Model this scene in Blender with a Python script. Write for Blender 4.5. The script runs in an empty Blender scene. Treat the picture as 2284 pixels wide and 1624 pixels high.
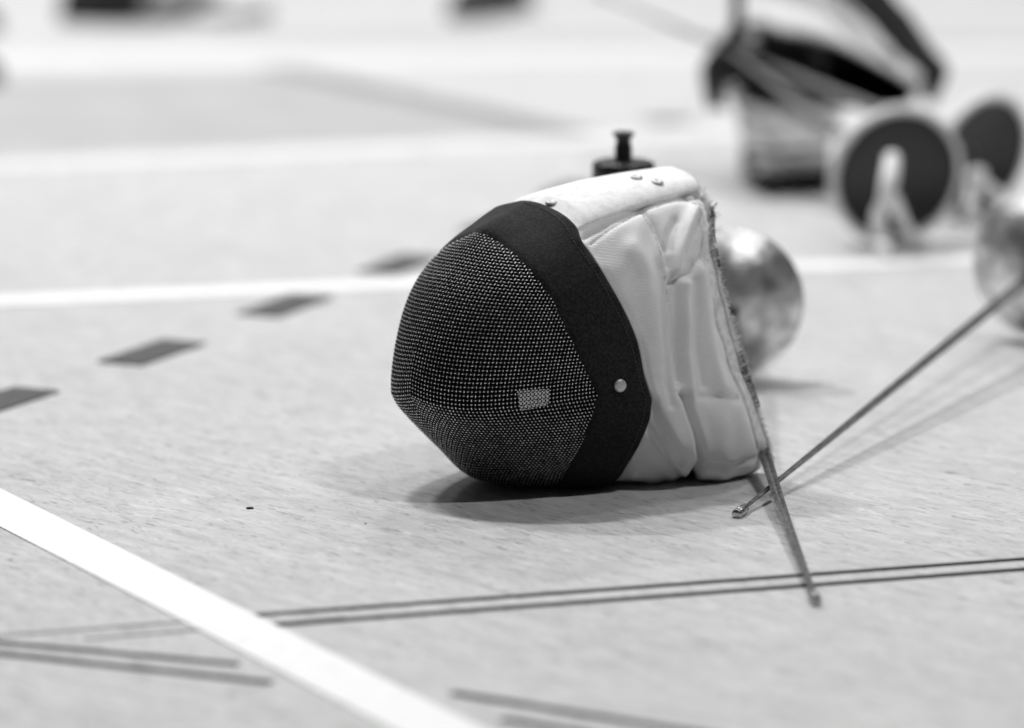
import bpy, math, random
import numpy as np
random.seed(7); rng = np.random.default_rng(7)
S = bpy.context.scene
C = S.collection
PI = math.pi

# ---------------------------------------------------------------- camera model (photo measured on a 2284 x 1624 grid)
FPX = 9577.0; CX, CY = 1142.0, 812.0; CAMH = 0.727
PITCH = math.atan((CY + 900.0) / FPX)
FW = np.array([0, math.cos(PITCH), -math.sin(PITCH)]); UP = np.array([0, math.sin(PITCH), math.cos(PITCH)]); RT = np.array([1.0, 0, 0])
CAM = np.array([0, 0, CAMH])
def ray(x, y): return (x - CX) / FPX * RT + (CY - y) / FPX * UP + FW
def gp(x, y, z=0.0):                      # point of the ground seen at a place of the photo
    d = ray(x, y); return CAM + d * ((z - CAMH) / d[2])
def pd(x, y, Y):                          # point at distance Y along the floor
    d = ray(x, y); return CAM + d * (Y / d[1])
def proj(P):
    q = np.asarray(P) - CAM
    d = q @ FW
    return np.stack([CX + FPX * (q @ RT) / d, CY - FPX * (q @ UP) / d], -1)

# ---------------------------------------------------------------- helpers
def thing(name, label, cat, loc=(0, 0, 0), group=None):
    o = bpy.data.objects.new(name, None); C.objects.link(o); o.location = loc
    o.empty_display_size = 0.05
    o['label'] = label; o['category'] = cat
    if group: o['group'] = group
    return o
def obj(name, V, F, mat, parent=None, smooth=True):
    me = bpy.data.meshes.new(name)
    V = np.asarray(V, dtype=np.float64)
    if parent is not None: V = V - np.array(parent.location)
    if isinstance(F, np.ndarray) and F.ndim == 2:
        n, k = F.shape
        me.vertices.add(len(V)); me.vertices.foreach_set('co', V.astype(np.float32).ravel())
        me.loops.add(n * k); me.loops.foreach_set('vertex_index', F.astype(np.int32).ravel())
        me.polygons.add(n); me.polygons.foreach_set('loop_start', np.arange(0, n * k, k, dtype=np.int32))
        me.update(calc_edges=True); me.validate()
    else:
        me.from_pydata([tuple(v) for v in V], [], [tuple(f) for f in F]); me.update()
    me.polygons.foreach_set('use_smooth', [smooth] * len(me.polygons))
    me.materials.append(mat)
    o = bpy.data.objects.new(name, me); C.objects.link(o)
    if parent is not None: o.parent = parent
    return o
def struct(name, V, F, mat):
    if len(F) == 1 and name != 'floor':           # a painted layer: thin film with its own edges
        V = np.asarray(V, float); n = len(V); W = V.copy(); W[:, 2] = -.0006; V = np.concatenate([V, W])
        F = [tuple(range(n))] + [(i, i + n, (i + 1) % n + n, (i + 1) % n) for i in range(n)]
    o = obj(name, V, F, mat, None, False); o['kind'] = 'structure'; return o
class MB:
    def __init__(s): s.V = []; s.F = []; s.n = 0
    def add(s, V, F):
        V = np.asarray(V, float); s.V.append(V); s.F += [tuple(int(i) + s.n for i in f) for f in F]; s.n += len(V)
    def build(s, name, mat, parent=None, smooth=True): return obj(name, np.concatenate(s.V), s.F, mat, parent, smooth)
def grid_faces(n, m, closed_m=False, off=0):
    i, j = np.meshgrid(np.arange(n - 1), np.arange(m if closed_m else m - 1), indexing='ij')
    i = i.ravel(); j = j.ravel(); j2 = (j + 1) % m
    return np.stack([i * m + j, i * m + j2, (i + 1) * m + j2, (i + 1) * m + j], 1) + off
def frames(P):
    P = np.asarray(P, float); T = np.gradient(P, axis=0); T /= np.linalg.norm(T, axis=1)[:, None] + 1e-12
    a = np.array([0, 0, 1.0]) if abs(T[0, 2]) < .9 else np.array([1.0, 0, 0])
    N = np.zeros_like(P); n = np.cross(T[0], a)
    for i in range(len(P)):
        n = n - T[i] * (n @ T[i]); n /= np.linalg.norm(n) + 1e-12; N[i] = n
    return T, N, np.cross(T, N)
def tube(P, r, k=8, caps=True, flat=1.0):
    P = np.asarray(P, float); r = np.broadcast_to(np.asarray(r, float), (len(P),))
    T, N, B = frames(P)
    a = np.arange(k) * 2 * PI / k
    V = P[:, None] + r[:, None, None] * (np.cos(a)[None, :, None] * N[:, None] + flat * np.sin(a)[None, :, None] * B[:, None])
    V = V.reshape(-1, 3); F = [tuple(f) for f in grid_faces(len(P), k, True)]
    if caps: F += [tuple(range(k))[::-1], tuple(range((len(P) - 1) * k, len(P) * k))]
    return V, F
def lathe(prof, k=48, origin=(0, 0, 0), axis=(0, 0, 1)):
    ax = np.array(axis, float); ax /= np.linalg.norm(ax)
    h = np.array([0, 0, 1.0]) if abs(ax[2]) < .9 else np.array([1.0, 0, 0])
    u = np.cross(h, ax); u /= np.linalg.norm(u); v = np.cross(ax, u)
    a = np.arange(k) * 2 * PI / k
    V = []
    for r, z in prof: V.append(np.array(origin) + ax * z + r * (np.cos(a)[:, None] * u + np.sin(a)[:, None] * v))
    return np.concatenate(V), [tuple(f) for f in grid_faces(len(prof), k, True)]
def spline(P, n, breaks=()):
    """Catmull-Rom through the rows of P, corner kept at the indices in breaks; n samples, uniform in key index."""
    P = np.asarray(P, float); K = len(P); u = np.linspace(0, K - 1, n); out = np.zeros((n, P.shape[1]))
    cut = [0] + list(breaks) + [K - 1]
    for a, b in zip(cut[:-1], cut[1:]):
        Q = P[a:b + 1]; Q = np.vstack([2 * Q[0] - Q[1], Q, 2 * Q[-1] - Q[-2]])
        m = (u >= a - 1e-9) & (u <= b + 1e-9); w = u[m] - a
        i = np.minimum(w.astype(int), b - a - 1); f = (w - i)[:, None]
        p0, p1, p2, p3 = Q[i], Q[i + 1], Q[i + 2], Q[i + 3]
        out[m] = .5 * (2 * p1 + (p2 - p0) * f + (2 * p0 - 5 * p1 + 4 * p2 - p3) * f**2 + (3 * p1 - p0 - 3 * p2 + p3) * f**3)
    return out
def crv(P, n): return spline(P, n)

# ---------------------------------------------------------------- materials
def mat(name, col, rough=.5, metal=0., spec=.5, noise=None, bump=None, sheen=0., trans=0., coat=0.):
    m = bpy.data.materials.new(name); m.use_nodes = True; nt = m.node_tree; b = nt.nodes['Principled BSDF']
    b.inputs['Base Color'].default_value = (col, col, col, 1); b.inputs['Roughness'].default_value = rough
    b.inputs['Metallic'].default_value = metal; b.inputs['Specular IOR Level'].default_value = spec
    b.inputs['Sheen Weight'].default_value = sheen; b.inputs['Transmission Weight'].default_value = trans
    b.inputs['Coat Weight'].default_value = coat
    tc = nt.nodes.new('ShaderNodeTexCoord')
    if noise:                                             # (scale, detail, lo, hi, from, to)
        n = nt.nodes.new('ShaderNodeTexNoise'); n.inputs['Scale'].default_value = noise[0]; n.inputs['Detail'].default_value = noise[1]
        n.inputs['Roughness'].default_value = .62
        nt.links.new(tc.outputs['Object'], n.inputs['Vector'])
        r = nt.nodes.new('ShaderNodeMapRange'); r.inputs['From Min'].default_value = noise[4]; r.inputs['From Max'].default_value = noise[5]
        r.inputs['To Min'].default_value = noise[2]; r.inputs['To Max'].default_value = noise[3]
        nt.links.new(n.outputs['Fac'], r.inputs['Value']); nt.links.new(r.outputs['Result'], b.inputs['Base Color'])
    if bump:                                              # (kind, scale, distance)
        if bump[0] == 'noise':
            n = nt.nodes.new('ShaderNodeTexNoise'); n.inputs['Detail'].default_value = 6; out = n.outputs['Fac']
        else:
            n = nt.nodes.new('ShaderNodeTexWave'); n.bands_direction = bump[0]; n.inputs['Distortion'].default_value = 1.2
            n.inputs['Detail Scale'].default_value = 1.5; out = n.outputs['Fac']
        n.inputs['Scale'].default_value = bump[1]; nt.links.new(tc.outputs['Object'], n.inputs['Vector'])
        bp = nt.nodes.new('ShaderNodeBump'); bp.inputs['Distance'].default_value = bump[2]; bp.inputs['Strength'].default_value = 1
        nt.links.new(out, bp.inputs['Height']); nt.links.new(bp.outputs['Normal'], b.inputs['Normal'])
    return m

def wire_material():                           # black enamel; glints painted bright on the crowns, as if worn to steel
    m = mat('worn_glint_wire', .02, .3, spec=.5); nt = m.node_tree; L = nt.links; b = nt.nodes['Principled BSDF']
    at = nt.nodes.new('ShaderNodeAttribute'); at.attribute_name = 'wear_glint'
    tc = nt.nodes['Texture Coordinate'] if 'Texture Coordinate' in nt.nodes else nt.nodes.new('ShaderNodeTexCoord')
    n = nt.nodes.new('ShaderNodeTexNoise'); n.inputs['Scale'].default_value = 260; n.inputs['Detail'].default_value = 3; L.new(tc.outputs['Object'], n.inputs['Vector'])
    ad = nt.nodes.new('ShaderNodeMath'); ad.operation = 'MULTIPLY_ADD'; L.new(n.outputs['Fac'], ad.inputs[0]); ad.inputs[1].default_value = .35; L.new(at.outputs['Fac'], ad.inputs[2])
    def mr(lo, hi):
        r = nt.nodes.new('ShaderNodeMapRange'); r.inputs['From Min'].default_value = .95; r.inputs['From Max'].default_value = 1.05
        r.inputs['To Min'].default_value = lo; r.inputs['To Max'].default_value = hi; L.new(ad.outputs[0], r.inputs['Value']); return r.outputs['Result']
    L.new(mr(.002, .95), b.inputs['Base Color']); L.new(mr(0, .72), b.inputs['Metallic']); L.new(mr(.4, .30), b.inputs['Roughness'])
    return m

def floor_material():
    m = bpy.data.materials.new('linoleum'); m.use_nodes = True; nt = m.node_tree; L = nt.links; b = nt.nodes['Principled BSDF']
    tc = nt.nodes.new('ShaderNodeTexCoord')
    def streak(sx, sy, scale, detail, rot=-50, dist=.6):
        mp = nt.nodes.new('ShaderNodeMapping'); mp.vector_type = 'TEXTURE'; mp.inputs['Rotation'].default_value = (0, 0, math.radians(rot)); mp.inputs['Scale'].default_value = (sy, sx, 1)
        L.new(tc.outputs['Object'], mp.inputs['Vector'])
        n = nt.nodes.new('ShaderNodeTexNoise'); n.inputs['Scale'].default_value = scale; n.inputs['Detail'].default_value = detail
        n.inputs['Roughness'].default_value = .65; n.inputs['Distortion'].default_value = dist
        L.new(mp.outputs['Vector'], n.inputs['Vector']); return n.outputs['Fac']
    def rng_(v, a, b_, c, d):
        r = nt.nodes.new('ShaderNodeMapRange'); 
        for k, x in zip(('From Min', 'From Max', 'To Min', 'To Max'), (a, b_, c, d)): r.inputs[k].default_value = x
        L.new(v, r.inputs['Value']); return r.outputs['Result']
    def math_(op, a, b_):
        n = nt.nodes.new('ShaderNodeMath'); n.operation = op
        for i, x in enumerate((a, b_)):
            if isinstance(x, float): n.inputs[i].default_value = x
            else: L.new(x, n.inputs[i])
        return n.outputs[0]
    base = rng_(streak(1, 3.5, 75, 7), .3, .72, FL * .82, FL * 1.18)
    broad = rng_(streak(1, 2.5, 9.0, 4), .3, .7, .94, 1.05)
    dark = rng_(streak(1, 4.5, 165, 7, dist=1.6), .54, .70, 1.0, .40)       # dark flecks of the marbling
    lite = rng_(streak(1, 4.0, 170, 6, dist=1.4), .56, .72, 1.0, 1.32)
    c = math_('MULTIPLY', math_('MULTIPLY', base, broad), math_('MULTIPLY', dark, lite))
    L.new(c, b.inputs['Base Color'])
    b.inputs['Roughness'].default_value = .42; b.inputs['Specular IOR Level'].default_value = .35
    bp = nt.nodes.new('ShaderNodeBump'); bp.inputs['Distance'].default_value = .0004; bp.inputs['Strength'].default_value = .5
    L.new(streak(1, 2, 90, 4), bp.inputs['Height']); L.new(bp.outputs['Normal'], b.inputs['Normal'])
    return m
FL = .50
M = dict(
    floor=floor_material(),
    white_paint=mat('white_line_paint', .86, .4, noise=(60, 5, .82, .89, .35, .65)),
    worn_white=mat('worn_white_line_paint', .62, .45, spec=.3, noise=(20, 5, .57, .66, .35, .65)),
    dash_paint=mat('dark_dash_paint', .09, .5, spec=.2, noise=(80, 4, .05, .075, .35, .65)),
    grey_line=mat('grey_line_paint', .012, .8, spec=.05, noise=(120, 4, .006, .02, .35, .65)),
    faint_line=mat('worn_line_paint', .34, .5, noise=(100, 4, .30, .40, .35, .65)),
    zone=mat('darker_linoleum', .40, .42, spec=.35, noise=(8, 5, .35, .40, .35, .65)),
    band_line=mat('mid_grey_line_paint', .22, .5, spec=.2),
    wire=wire_material(),
    shade_lining=mat('black_shade_lining', .006, .95, spec=.05),  # black stands in for the shade inside the masks
    band=mat('worn_black_cloth', .018, .85, spec=.25, noise=(420, 8, .002, .022, .40, .66), bump=('noise', 900, .0008), sheen=.04),
    white_cloth=mat('white_twill', .86, .85, spec=.2, noise=(30, 6, .82, .90, .3, .7), bump=('Z', 290, .0003), sheen=.1),
    tongue=mat('white_worn_canvas', .84, .8, spec=.2, noise=(120, 8, .70, .88, .28, .55), bump=('noise', 700, .0005)),
    binding=mat('frayed_white_tape', .78, .95, spec=.1, noise=(160, 6, .62, .88, .35, .65), bump=('noise', 500, .0012)),
    thread=mat('white_thread', .78, .9, spec=.1),
    dthread=mat('black_thread', .015, .8, spec=.2),
    steel=mat('bright_steel', .55, .28, metal=1, noise=(60, 5, .42, .65, .35, .65)),
    screw=mat('dull_screw_steel', .55, .45, metal=.5, noise=(500, 4, .42, .66, .35, .65)),
    guard=mat('scuffed_guard_steel', .62, .40, metal=1, noise=(42, 8, .34, .86, .36, .64), bump=('noise', 75, .0012)),
    blade=mat('tarnished_blade_steel', .34, .38, metal=1, noise=(160, 6, .07, .30, .35, .65)),
    pale_rim=mat('pale_rim_metal', .72, .45, spec=.5, noise=(50, 4, .62, .80, .35, .65)),
    dull_blade=mat('dull_grey_blade', .12, .6, metal=.3, spec=.3, noise=(160, 6, .08, .16, .35, .65)),
    pad=mat('black_guard_pad', .022, .42, spec=.5),
    grip_white=mat('pale_grip_metal', .72, .45, spec=.5, noise=(70, 4, .62, .78, .35, .65)),
    grip_grey=mat('grey_grip_metal', .33, .4, spec=.5),
    plastic=mat('black_plastic', .012, .32, spec=.5),
    bottle=mat('grey_bottle_plastic', .35, .3, spec=.5),
    black_leather=mat('black_shoe_leather', .012, .6, spec=.3, noise=(40, 3, .01, .02, .35, .65)),
    grey_leather=mat('grey_shoe_leather', .16, .6, noise=(40, 3, .12, .2, .35, .65)),
    sole=mat('shoe_sole_rubber', .05, .7), pale_sole=mat('pale_sole_rubber', .5, .7),
    offwhite_cloth=mat('offwhite_cloth', .62, .9, spec=.1, noise=(20, 4, .56, .68, .35, .65)),
    pale_cloth=mat('pale_grey_cloth', .30, .9, spec=.1, noise=(30, 4, .26, .35, .35, .65)),
    grey_cloth=mat('grey_cloth', .18, .9, spec=.1, noise=(30, 4, .15, .22, .35, .65)),
    dark_grey=mat('dark_grey_cloth', .055, .9, spec=.1, noise=(60, 4, .045, .07, .35, .65)),
    mesh_in=mat('grey_lit_mesh_inside', .20, .6, noise=(200, 3, .09, .15, .35, .65)),
    label=mat('white_label', .85, .6),
    crumb=mat('dark_crumb', .06, .9, noise=(900, 3, .03, .12, .35, .65)),
)

def twill(m, amt=.10):                          # shade between the woven threads painted in as slightly darker lines
    nt = m.node_tree; L = nt.links; b = nt.nodes['Principled BSDF']; src = b.inputs['Base Color'].links[0].from_socket
    tc = nt.nodes['Texture Coordinate']; mp = nt.nodes.new('ShaderNodeMapping'); mp.inputs['Rotation'].default_value = (0, .16, 0)
    L.new(tc.outputs['Object'], mp.inputs['Vector'])
    wv = nt.nodes.new('ShaderNodeTexWave'); wv.bands_direction = 'Z'; wv.inputs['Scale'].default_value = 205; wv.inputs['Distortion'].default_value = 1.6; wv.inputs['Detail Scale'].default_value = 2
    L.new(mp.outputs['Vector'], wv.inputs['Vector'])
    n = nt.nodes.new('ShaderNodeTexNoise'); n.inputs['Scale'].default_value = 620; n.inputs['Detail'].default_value = 4; L.new(tc.outputs['Object'], n.inputs['Vector'])
    ad = nt.nodes.new('ShaderNodeMath'); ad.operation = 'MULTIPLY_ADD'; L.new(n.outputs['Fac'], ad.inputs[0]); ad.inputs[1].default_value = 1.2; L.new(wv.outputs['Fac'], ad.inputs[2])
    r = nt.nodes.new('ShaderNodeMapRange'); r.inputs['From Min'].default_value = .4; r.inputs['From Max'].default_value = 1.3; r.inputs['To Min'].default_value = 1 - amt * 1.5; r.inputs['To Max'].default_value = 1.0
    L.new(ad.outputs[0], r.inputs['Value'])
    mu = nt.nodes.new('ShaderNodeMath'); mu.operation = 'MULTIPLY'; L.new(src, mu.inputs[0]); L.new(r.outputs['Result'], mu.inputs[1]); L.new(mu.outputs[0], b.inputs['Base Color'])
twill(M['white_cloth'], .11); twill(M['tongue'], .06)

# ---------------------------------------------------------------- floor and its painted lines
struct('floor', [(-15, -6, 0), (15, -6, 0), (15, 24, 0), (-15, 24, 0)], [(0, 1, 2, 3)], M['floor'])
lay = [0.0004]
def ground_strip(name, a0, a1, b0, b1, m, ext0=0., ext1=0., z=.0005):
    """strip between the ground lines a0-a1 and b0-b1 (photo places), stretched past its ends"""
    A0, A1, B0, B1 = [gp(*p) for p in (a0, a1, b0, b1)]
    d = (A1 - A0) / np.linalg.norm(A1 - A0)
    V = np.array([A0 - d * ext0, A1 + d * ext1, B1 + d * ext1, B0 - d * ext0]); V[:, 2] = z
    return struct(name, V, [(0, 1, 2, 3)], m)
def line(name, p, q, w, m, ext0=0., ext1=0., z=.0005):
    A, B = gp(*p), gp(*q); d = (B - A) / np.linalg.norm(B - A); n = np.array([-d[1], d[0], 0]) * w / 2
    V = np.array([A - d * ext0 - n, B + d * ext1 - n, B + d * ext1 + n, A - d * ext0 + n]); V[:, 2] = z
    return struct(name, V, [(0, 1, 2, 3)], m)
ground_strip('white_court_line', (0, 1092), (1073, 1625), (0, 1180), (870, 1625), M['white_paint'], 5, 2.5, z=.0012)
line('white_court_line', (0, 672), (880, 634), .052, M['white_paint'], 2.5, 3.2, z=.0012)
line('white_court_line', (0, 373), (1320, 313), .095, M['worn_white'], 2.5, 3.2, z=.0012)
line('white_court_line', (0, 140), (2284, 118), .14, M['worn_white'], 2.5, 3, z=.0012)
# thin double line and the short line ends nearer the camera
line('thin_grey_line', (620, 1370), (2284, 1248), .0062, M['grey_line'], .05, .6, z=.0010)
line('thin_grey_line', (660, 1392), (2284, 1271), .0072, M['grey_line'], .05, .6, z=.0010)
line('thin_grey_line', (0, 1418), (430, 1385), .0065, M['faint_line'], .4, .1, z=.0010)
line('thin_grey_line', (190, 1425), (470, 1402), .0065, M['faint_line'], .0, .1, z=.0010)
line('thin_grey_line', (0, 1435), (532, 1483), .0075, M['grey_line'], .4, 0, z=.0009)
line('thin_grey_line', (0, 1459), (606, 1524), .0085, M['grey_line'], .4, 0, z=.0009)
line('thin_grey_line', (1010, 1547), (1450, 1619), .0085, M['grey_line'], 0, .4, z=.0010)
line('thin_grey_line', (1120, 1605), (1300, 1636), .0085, M['grey_line'], 0, .4, z=.0010)
# row of dark dashes on a curve
cent = [(-2, 898), (340, 788), (637, 683), (893, 591), (1104, 505), (1270, 428)]
G = [gp(*c) for c in cent]
for k, g in enumerate(G):
    a = G[max(k - 1, 0)]; b = G[min(k + 1, len(G) - 1)]; d = (b - a) / np.linalg.norm(b - a); n = np.array([-d[1], d[0], 0])
    lu, lw = .067, .0245
    V = np.array([g - d * lu - n * lw, g + d * lu - n * lw, g + d * lu + n * lw, g - d * lu + n * lw]); V[:, 2] = .0020
    struct('dark_floor_dash', V, [(0, 1, 2, 3)], M['dash_paint'])
line('dark_floor_dash', (1450, 275), (1525, 268), .05, M['dash_paint'], z=.002)
# darker court area and the mid grey line round it, far behind
V = np.array([gp(*p) for p in [(-900, 235), (-300, 198), (300, 182), (640, 160), (1280, 300), (600, 322), (0, 348), (-900, 392)]]); V[:, 2] = .0004
struct('darker_court_area', V, [tuple(range(8))], M['zone'])
line('mid_grey_line', (610, 152), (1285, 297), .075, M['band_line'], 0, 0, z=.0008)
line('mid_grey_line', (-300, 188), (612, 168), .10, M['faint_line'], 1, 0, z=.0008)
line('mid_grey_line', (1330, 350), (1900, 470), .05, M['faint_line'], 0, .4, z=.0008)
line('mid_grey_line', (500, 82), (2284, 95), .10, M['faint_line'], 0, 1, z=.0008)

# ---------------------------------------------------------------- the fencing mask
TH = math.radians(50)
Lv = np.array([math.cos(TH), -math.sin(TH), 0]); Bv = np.array([math.sin(TH), math.cos(TH), 0]); Zv = np.array([0, 0, 1.0])
c0 = gp(1240, 1091); Yn = c0[1] - .042
O = pd(933, 880, Yn); O = np.array([O[0], O[1], 0.0])
def lift(x, y, s):
    d = ray(x, y); k = (s - (CAM - O) @ Lv) / (d @ Lv); P = CAM + d * k
    return np.array([s, (P - O) @ Bv, P[2]])
def loc(p):
    if p[0] == 'l': return np.array(p[1:], float) / 100
    q = lift(p[0], p[1], (p[2] if len(p) > 2 else 0.) / 100); q[2] = max(q[2], .0012); return q
def w3(q): q = np.asarray(q); return O + q[..., 0:1] * Lv + q[..., 1:2] * Bv + q[..., 2:3] * Zv
SK = [(1072, 519), (1056, 531), (1042, 552), (1016, 590), (982, 642), (953, 707), (931, 776), (918, 840), (916, 878), (936, 915), (976, 966),
      (1022, 1018), ('l', 0, 6.0, 1.1), ('l', 0, 8.3, .35), ('l', 0, 9.8, .15), ('l', 0, 11, .13)]
EK = [(1074, 520, .3), (1112, 541, 1.9), (1150, 570, 4.0), (1190, 612, 6.1), (1230, 668, 7.8), (1258, 725, 8.7), (1290, 792, 9.3), (1315, 845, 9.6),
      (1333, 880, 9.8), (1320, 925, 9.4), (1302, 975, 8.7), (1280, 1020, 7.5), (1262, 1048, 6.2), (1245, 1075, 5.0), ('l', 2.5, 10.9, .13), ('l', .3, 11, .13)]
NB, NA = 320, 90
Sc = spline([loc(p) for p in SK], NB, (8,)); Ec = spline([loc(p) for p in EK], NB, (8,))
a = np.sin(np.linspace(0, 1, NA) * PI / 2); nE = 2.5
fs = a
se = lambda x: 1 - np.maximum(1 - (.93 * x)**nE, 0)**(1 / nE)
ft = .55 * se(a) / se(1.0) + .39 * a**2.4 + .06 * a
G1 = np.zeros((NB, NA, 3))
G1[..., 0] = Ec[:, None, 0] * fs; G1[..., 1] = Sc[:, None, 1] + (Ec[:, None, 1] - Sc[:, None, 1]) * ft
G1[..., 2] = np.maximum(Sc[:, None, 2] + (Ec[:, None, 2] - Sc[:, None, 2]) * a**1.4, .0012)
# the crease that runs from the nose to the ear sags a little in the middle
u = np.linspace(0, len(SK) - 1, NB)
G1[..., 2] -= (.007 * np.exp(-((u - 8) / 1.6)**2))[:, None] * np.sin(a * PI)**1.0
def gnormal(G):
    du = np.gradient(G, axis=0); dv = np.gradient(G, axis=1); n = np.cross(dv, du); n /= np.linalg.norm(n, axis=-1)[..., None] + 1e-12
    return n
N1 = gnormal(G1)
if (N1[NB // 2, NA // 2, 0]) < 0: N1 = -N1
ja = int(np.searchsorted(a, .95)); N1[:, ja:] = N1[:, ja - 1:ja]; N1[:14] = N1[14:15]; N1[-14:] = N1[-15:-14]
N1[:, 0, 0] = 0; N1 /= np.linalg.norm(N1, axis=-1)[..., None] + 1e-12
def samp(Gd, bi, ai):                       # bilinear lookup, fractional indices
    b0 = np.clip(bi.astype(int), 0, NB - 2); a0 = np.clip(ai.astype(int), 0, NA - 2); f = (bi - b0)[..., None]; g = (ai - a0)[..., None]
    return (Gd[b0, a0] * (1 - f) * (1 - g) + Gd[b0 + 1, a0] * f * (1 - g) + Gd[b0, a0 + 1] * (1 - f) * g + Gd[b0 + 1, a0 + 1] * f * g)
dl = np.linalg.norm(np.diff(G1, axis=1), axis=2); D = np.concatenate([np.zeros((NB, 1)), np.cumsum(dl, 1)], 1)   # arc length along each hoop
mid = .5 * (G1[:, 0] + G1[:, NA // 2]); bl = np.concatenate([[0], np.cumsum(np.linalg.norm(np.diff(mid, axis=0), axis=1))])
PW = .0032; RW = .00066; AM = .00062
mask = thing('fencing_mask', 'sharp foreground fencing mask with black wire mesh, black cloth band and frayed white padding', 'fencing mask', tuple(O))
WV, WF, WW, wn = [], [], [], 0
def wire(Pl, sgn, Q, Nq):
    global wn
    P = Pl.copy(); P[:, 0] *= 1
    V, F = tube(w3(P), RW, 6, False); Nw = Nq[:, 0:1] * Lv + Nq[:, 1:2] * Bv + Nq[:, 2:3] * Zv
    WW.append((np.einsum('ijk,ik->ij', V.reshape(len(P), 6, 3) - w3(Q)[:, None], Nw) / (AM + RW)).ravel())
    WV.append(V); F = np.array(F) + wn; WF.append(F); wn += len(V)
nrow = int(bl[-1] / PW)
for i in range(1, nrow):
    bi = np.interp(i * PW, bl, np.arange(NB)); b0 = min(int(bi), NB - 2); Dm = D[b0] * (1 - (bi - b0)) + D[b0 + 1] * (bi - b0)
    n = int(2 * Dm[-1] / (PW / 4));
    if n < 12: continue
    d = np.linspace(-Dm[-1], Dm[-1], n); ai = np.interp(np.abs(d), Dm, np.arange(NA)); sg = np.sign(d)
    P = samp(G1, np.full(n, bi), ai); Nn = samp(N1, np.full(n, bi), ai)
    Q = P.copy(); P = P + Nn * (AM * np.cos(PI * d / PW) * (-1)**i)[:, None]
    for X_ in (P, Q, Nn): X_[:, 0] *= np.where(sg == 0, 1, sg)
    wire(P, 1, Q, Nn)
ncol = int(D[:, -1].max() / PW)
bs = np.arange(0, bl[-1], PW / 4); bis = np.interp(bs, bl, np.arange(NB))
for k in range(-ncol, ncol + 1):
    d = abs(k) * PW
    b0 = np.clip(bis.astype(int), 0, NB - 2); fr = (bis - b0)[:, None]; Dm = D[b0] * (1 - fr) + D[b0 + 1] * fr
    ok = Dm[:, -1] >= d
    idx = np.where(ok)[0]
    if len(idx) < 8: continue
    for run in np.split(idx, np.where(np.diff(idx) > 1)[0] + 1):
        if len(run) < 8: continue
        ai = np.array([np.interp(d, Dm[j], np.arange(NA)) for j in run])
        P = samp(G1, bis[run], ai); Nn = samp(N1, bis[run], ai)
        Q = P.copy(); P = P - Nn * (AM * np.cos(PI * bs[run] / PW) * (-1)**k)[:, None]
        if k < 0:
            for X_ in (P, Q, Nn): X_[:, 0] *= -1
        wire(P, 1, Q, Nn)
wo = obj('wire_mesh', np.concatenate(WV), np.concatenate(WF), M['wire'], mask)
at_ = wo.data.attributes.new('wear_glint', 'FLOAT', 'POINT'); at_.data.foreach_set('value', np.concatenate(WW).astype(np.float32))

def ring_normals(G):                         # near half of a ring (n, m, 3): normals taken over the whole closed ring
    f = np.concatenate([G, (G * np.array([-1, 1, 1]))[::-1][1:-1]], 0); du = np.roll(f, -2, 0) - np.roll(f, 2, 0); dv = np.gradient(f, axis=1)
    n = np.cross(dv, du)[:len(G)]; n /= np.linalg.norm(n, axis=-1)[..., None] + 1e-12
    if n[len(G) // 3, G.shape[1] // 2, 0] < 0: n = -n
    n[0, :, 0] = 0; n[-1, :, 0] = 0; n /= np.linalg.norm(n, axis=-1)[..., None] + 1e-12
    return n
def mirror_grid(G):                          # near half (n, m, 3) with s>=0 from column 0 -> full grid, far half mirrored
    Gm = G[:, ::-1].copy(); Gm[..., 0] *= -1
    return np.concatenate([Gm[:, :-1], G], 1)
Li = G1 - N1 * .007; Li[..., 2] = np.maximum(Li[..., 2], .002); Li[:, 0, 0] = 0
Lf = mirror_grid(Li[9::3, ::3]); obj('inner_shade_lining', w3(Lf).reshape(-1, 3), grid_faces(*Lf.shape[:2]), M['shade_lining'], mask)  # black sheet added so the inside looks dark behind the wires
# small white label showing between the wires
px1 = proj(w3(G1))
def near_idx(px, x, y):
    d = (px[..., 0] - x)**2 + (px[..., 1] - y)**2; return np.unravel_index(np.argmin(d), d.shape)
lab = [near_idx(px1, x, y) for x, y in [(1150, 872), (1224, 866), (1220, 906), (1160, 916)]]
bb = np.linspace(0, 1, 8)
LV = np.zeros((8, 8, 3))
for i, f in enumerate(bb):
    for j, g in enumerate(bb):
        bi = (lab[0][0] * (1 - g) + lab[1][0] * g) * (1 - f) + (lab[3][0] * (1 - g) + lab[2][0] * g) * f
        ai = (lab[0][1] * (1 - g) + lab[1][1] * g) * (1 - f) + (lab[3][1] * (1 - g) + lab[2][1] * g) * f
        LV[i, j] = samp(G1 + N1 * .0001, np.array([bi]), np.array([ai]))[0]
obj('inner_label', w3(LV).reshape(-1, 3), grid_faces(8, 8), M['label'], mask)

# rings round the head: black band outer edge Q, opening edge R
QK = [(1193, 461, 0), (1245, 479, 2.8), (1283, 508, 5.0), (1298, 540, 6.2), (1325, 578, 7.3), (1352, 622, 8.2), (1390, 690, 9.2), (1420, 760, 9.9), (1437, 840, 10.4),
      (1453, 892, 10.6), (1448, 935, 10.4), (1430, 980, 9.8), (1402, 1030, 8.4), (1365, 1074, 6.4), ('l', 3, 15.2, .14), ('l', 0, 15.7, .14)]
RK = [(1500, 388, 0), (1535, 402, 2.0), (1558, 420, 3.6), (1578, 448, 5.0), (1588, 485, 6.2), (1592, 540, 7.2), (1607, 620, 8.3), (1627, 700, 9.1), (1648, 780, 10.2),
      (1671, 850, 10.9), (1696, 925, 11.2), (1718, 1002, 11.3), (1707, 1034, 10.7), ('l', 5.5, 28.5, 1.5), ('l', 3, 28.3, 1.3), ('l', 0, 28.3, 1.2)]
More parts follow.
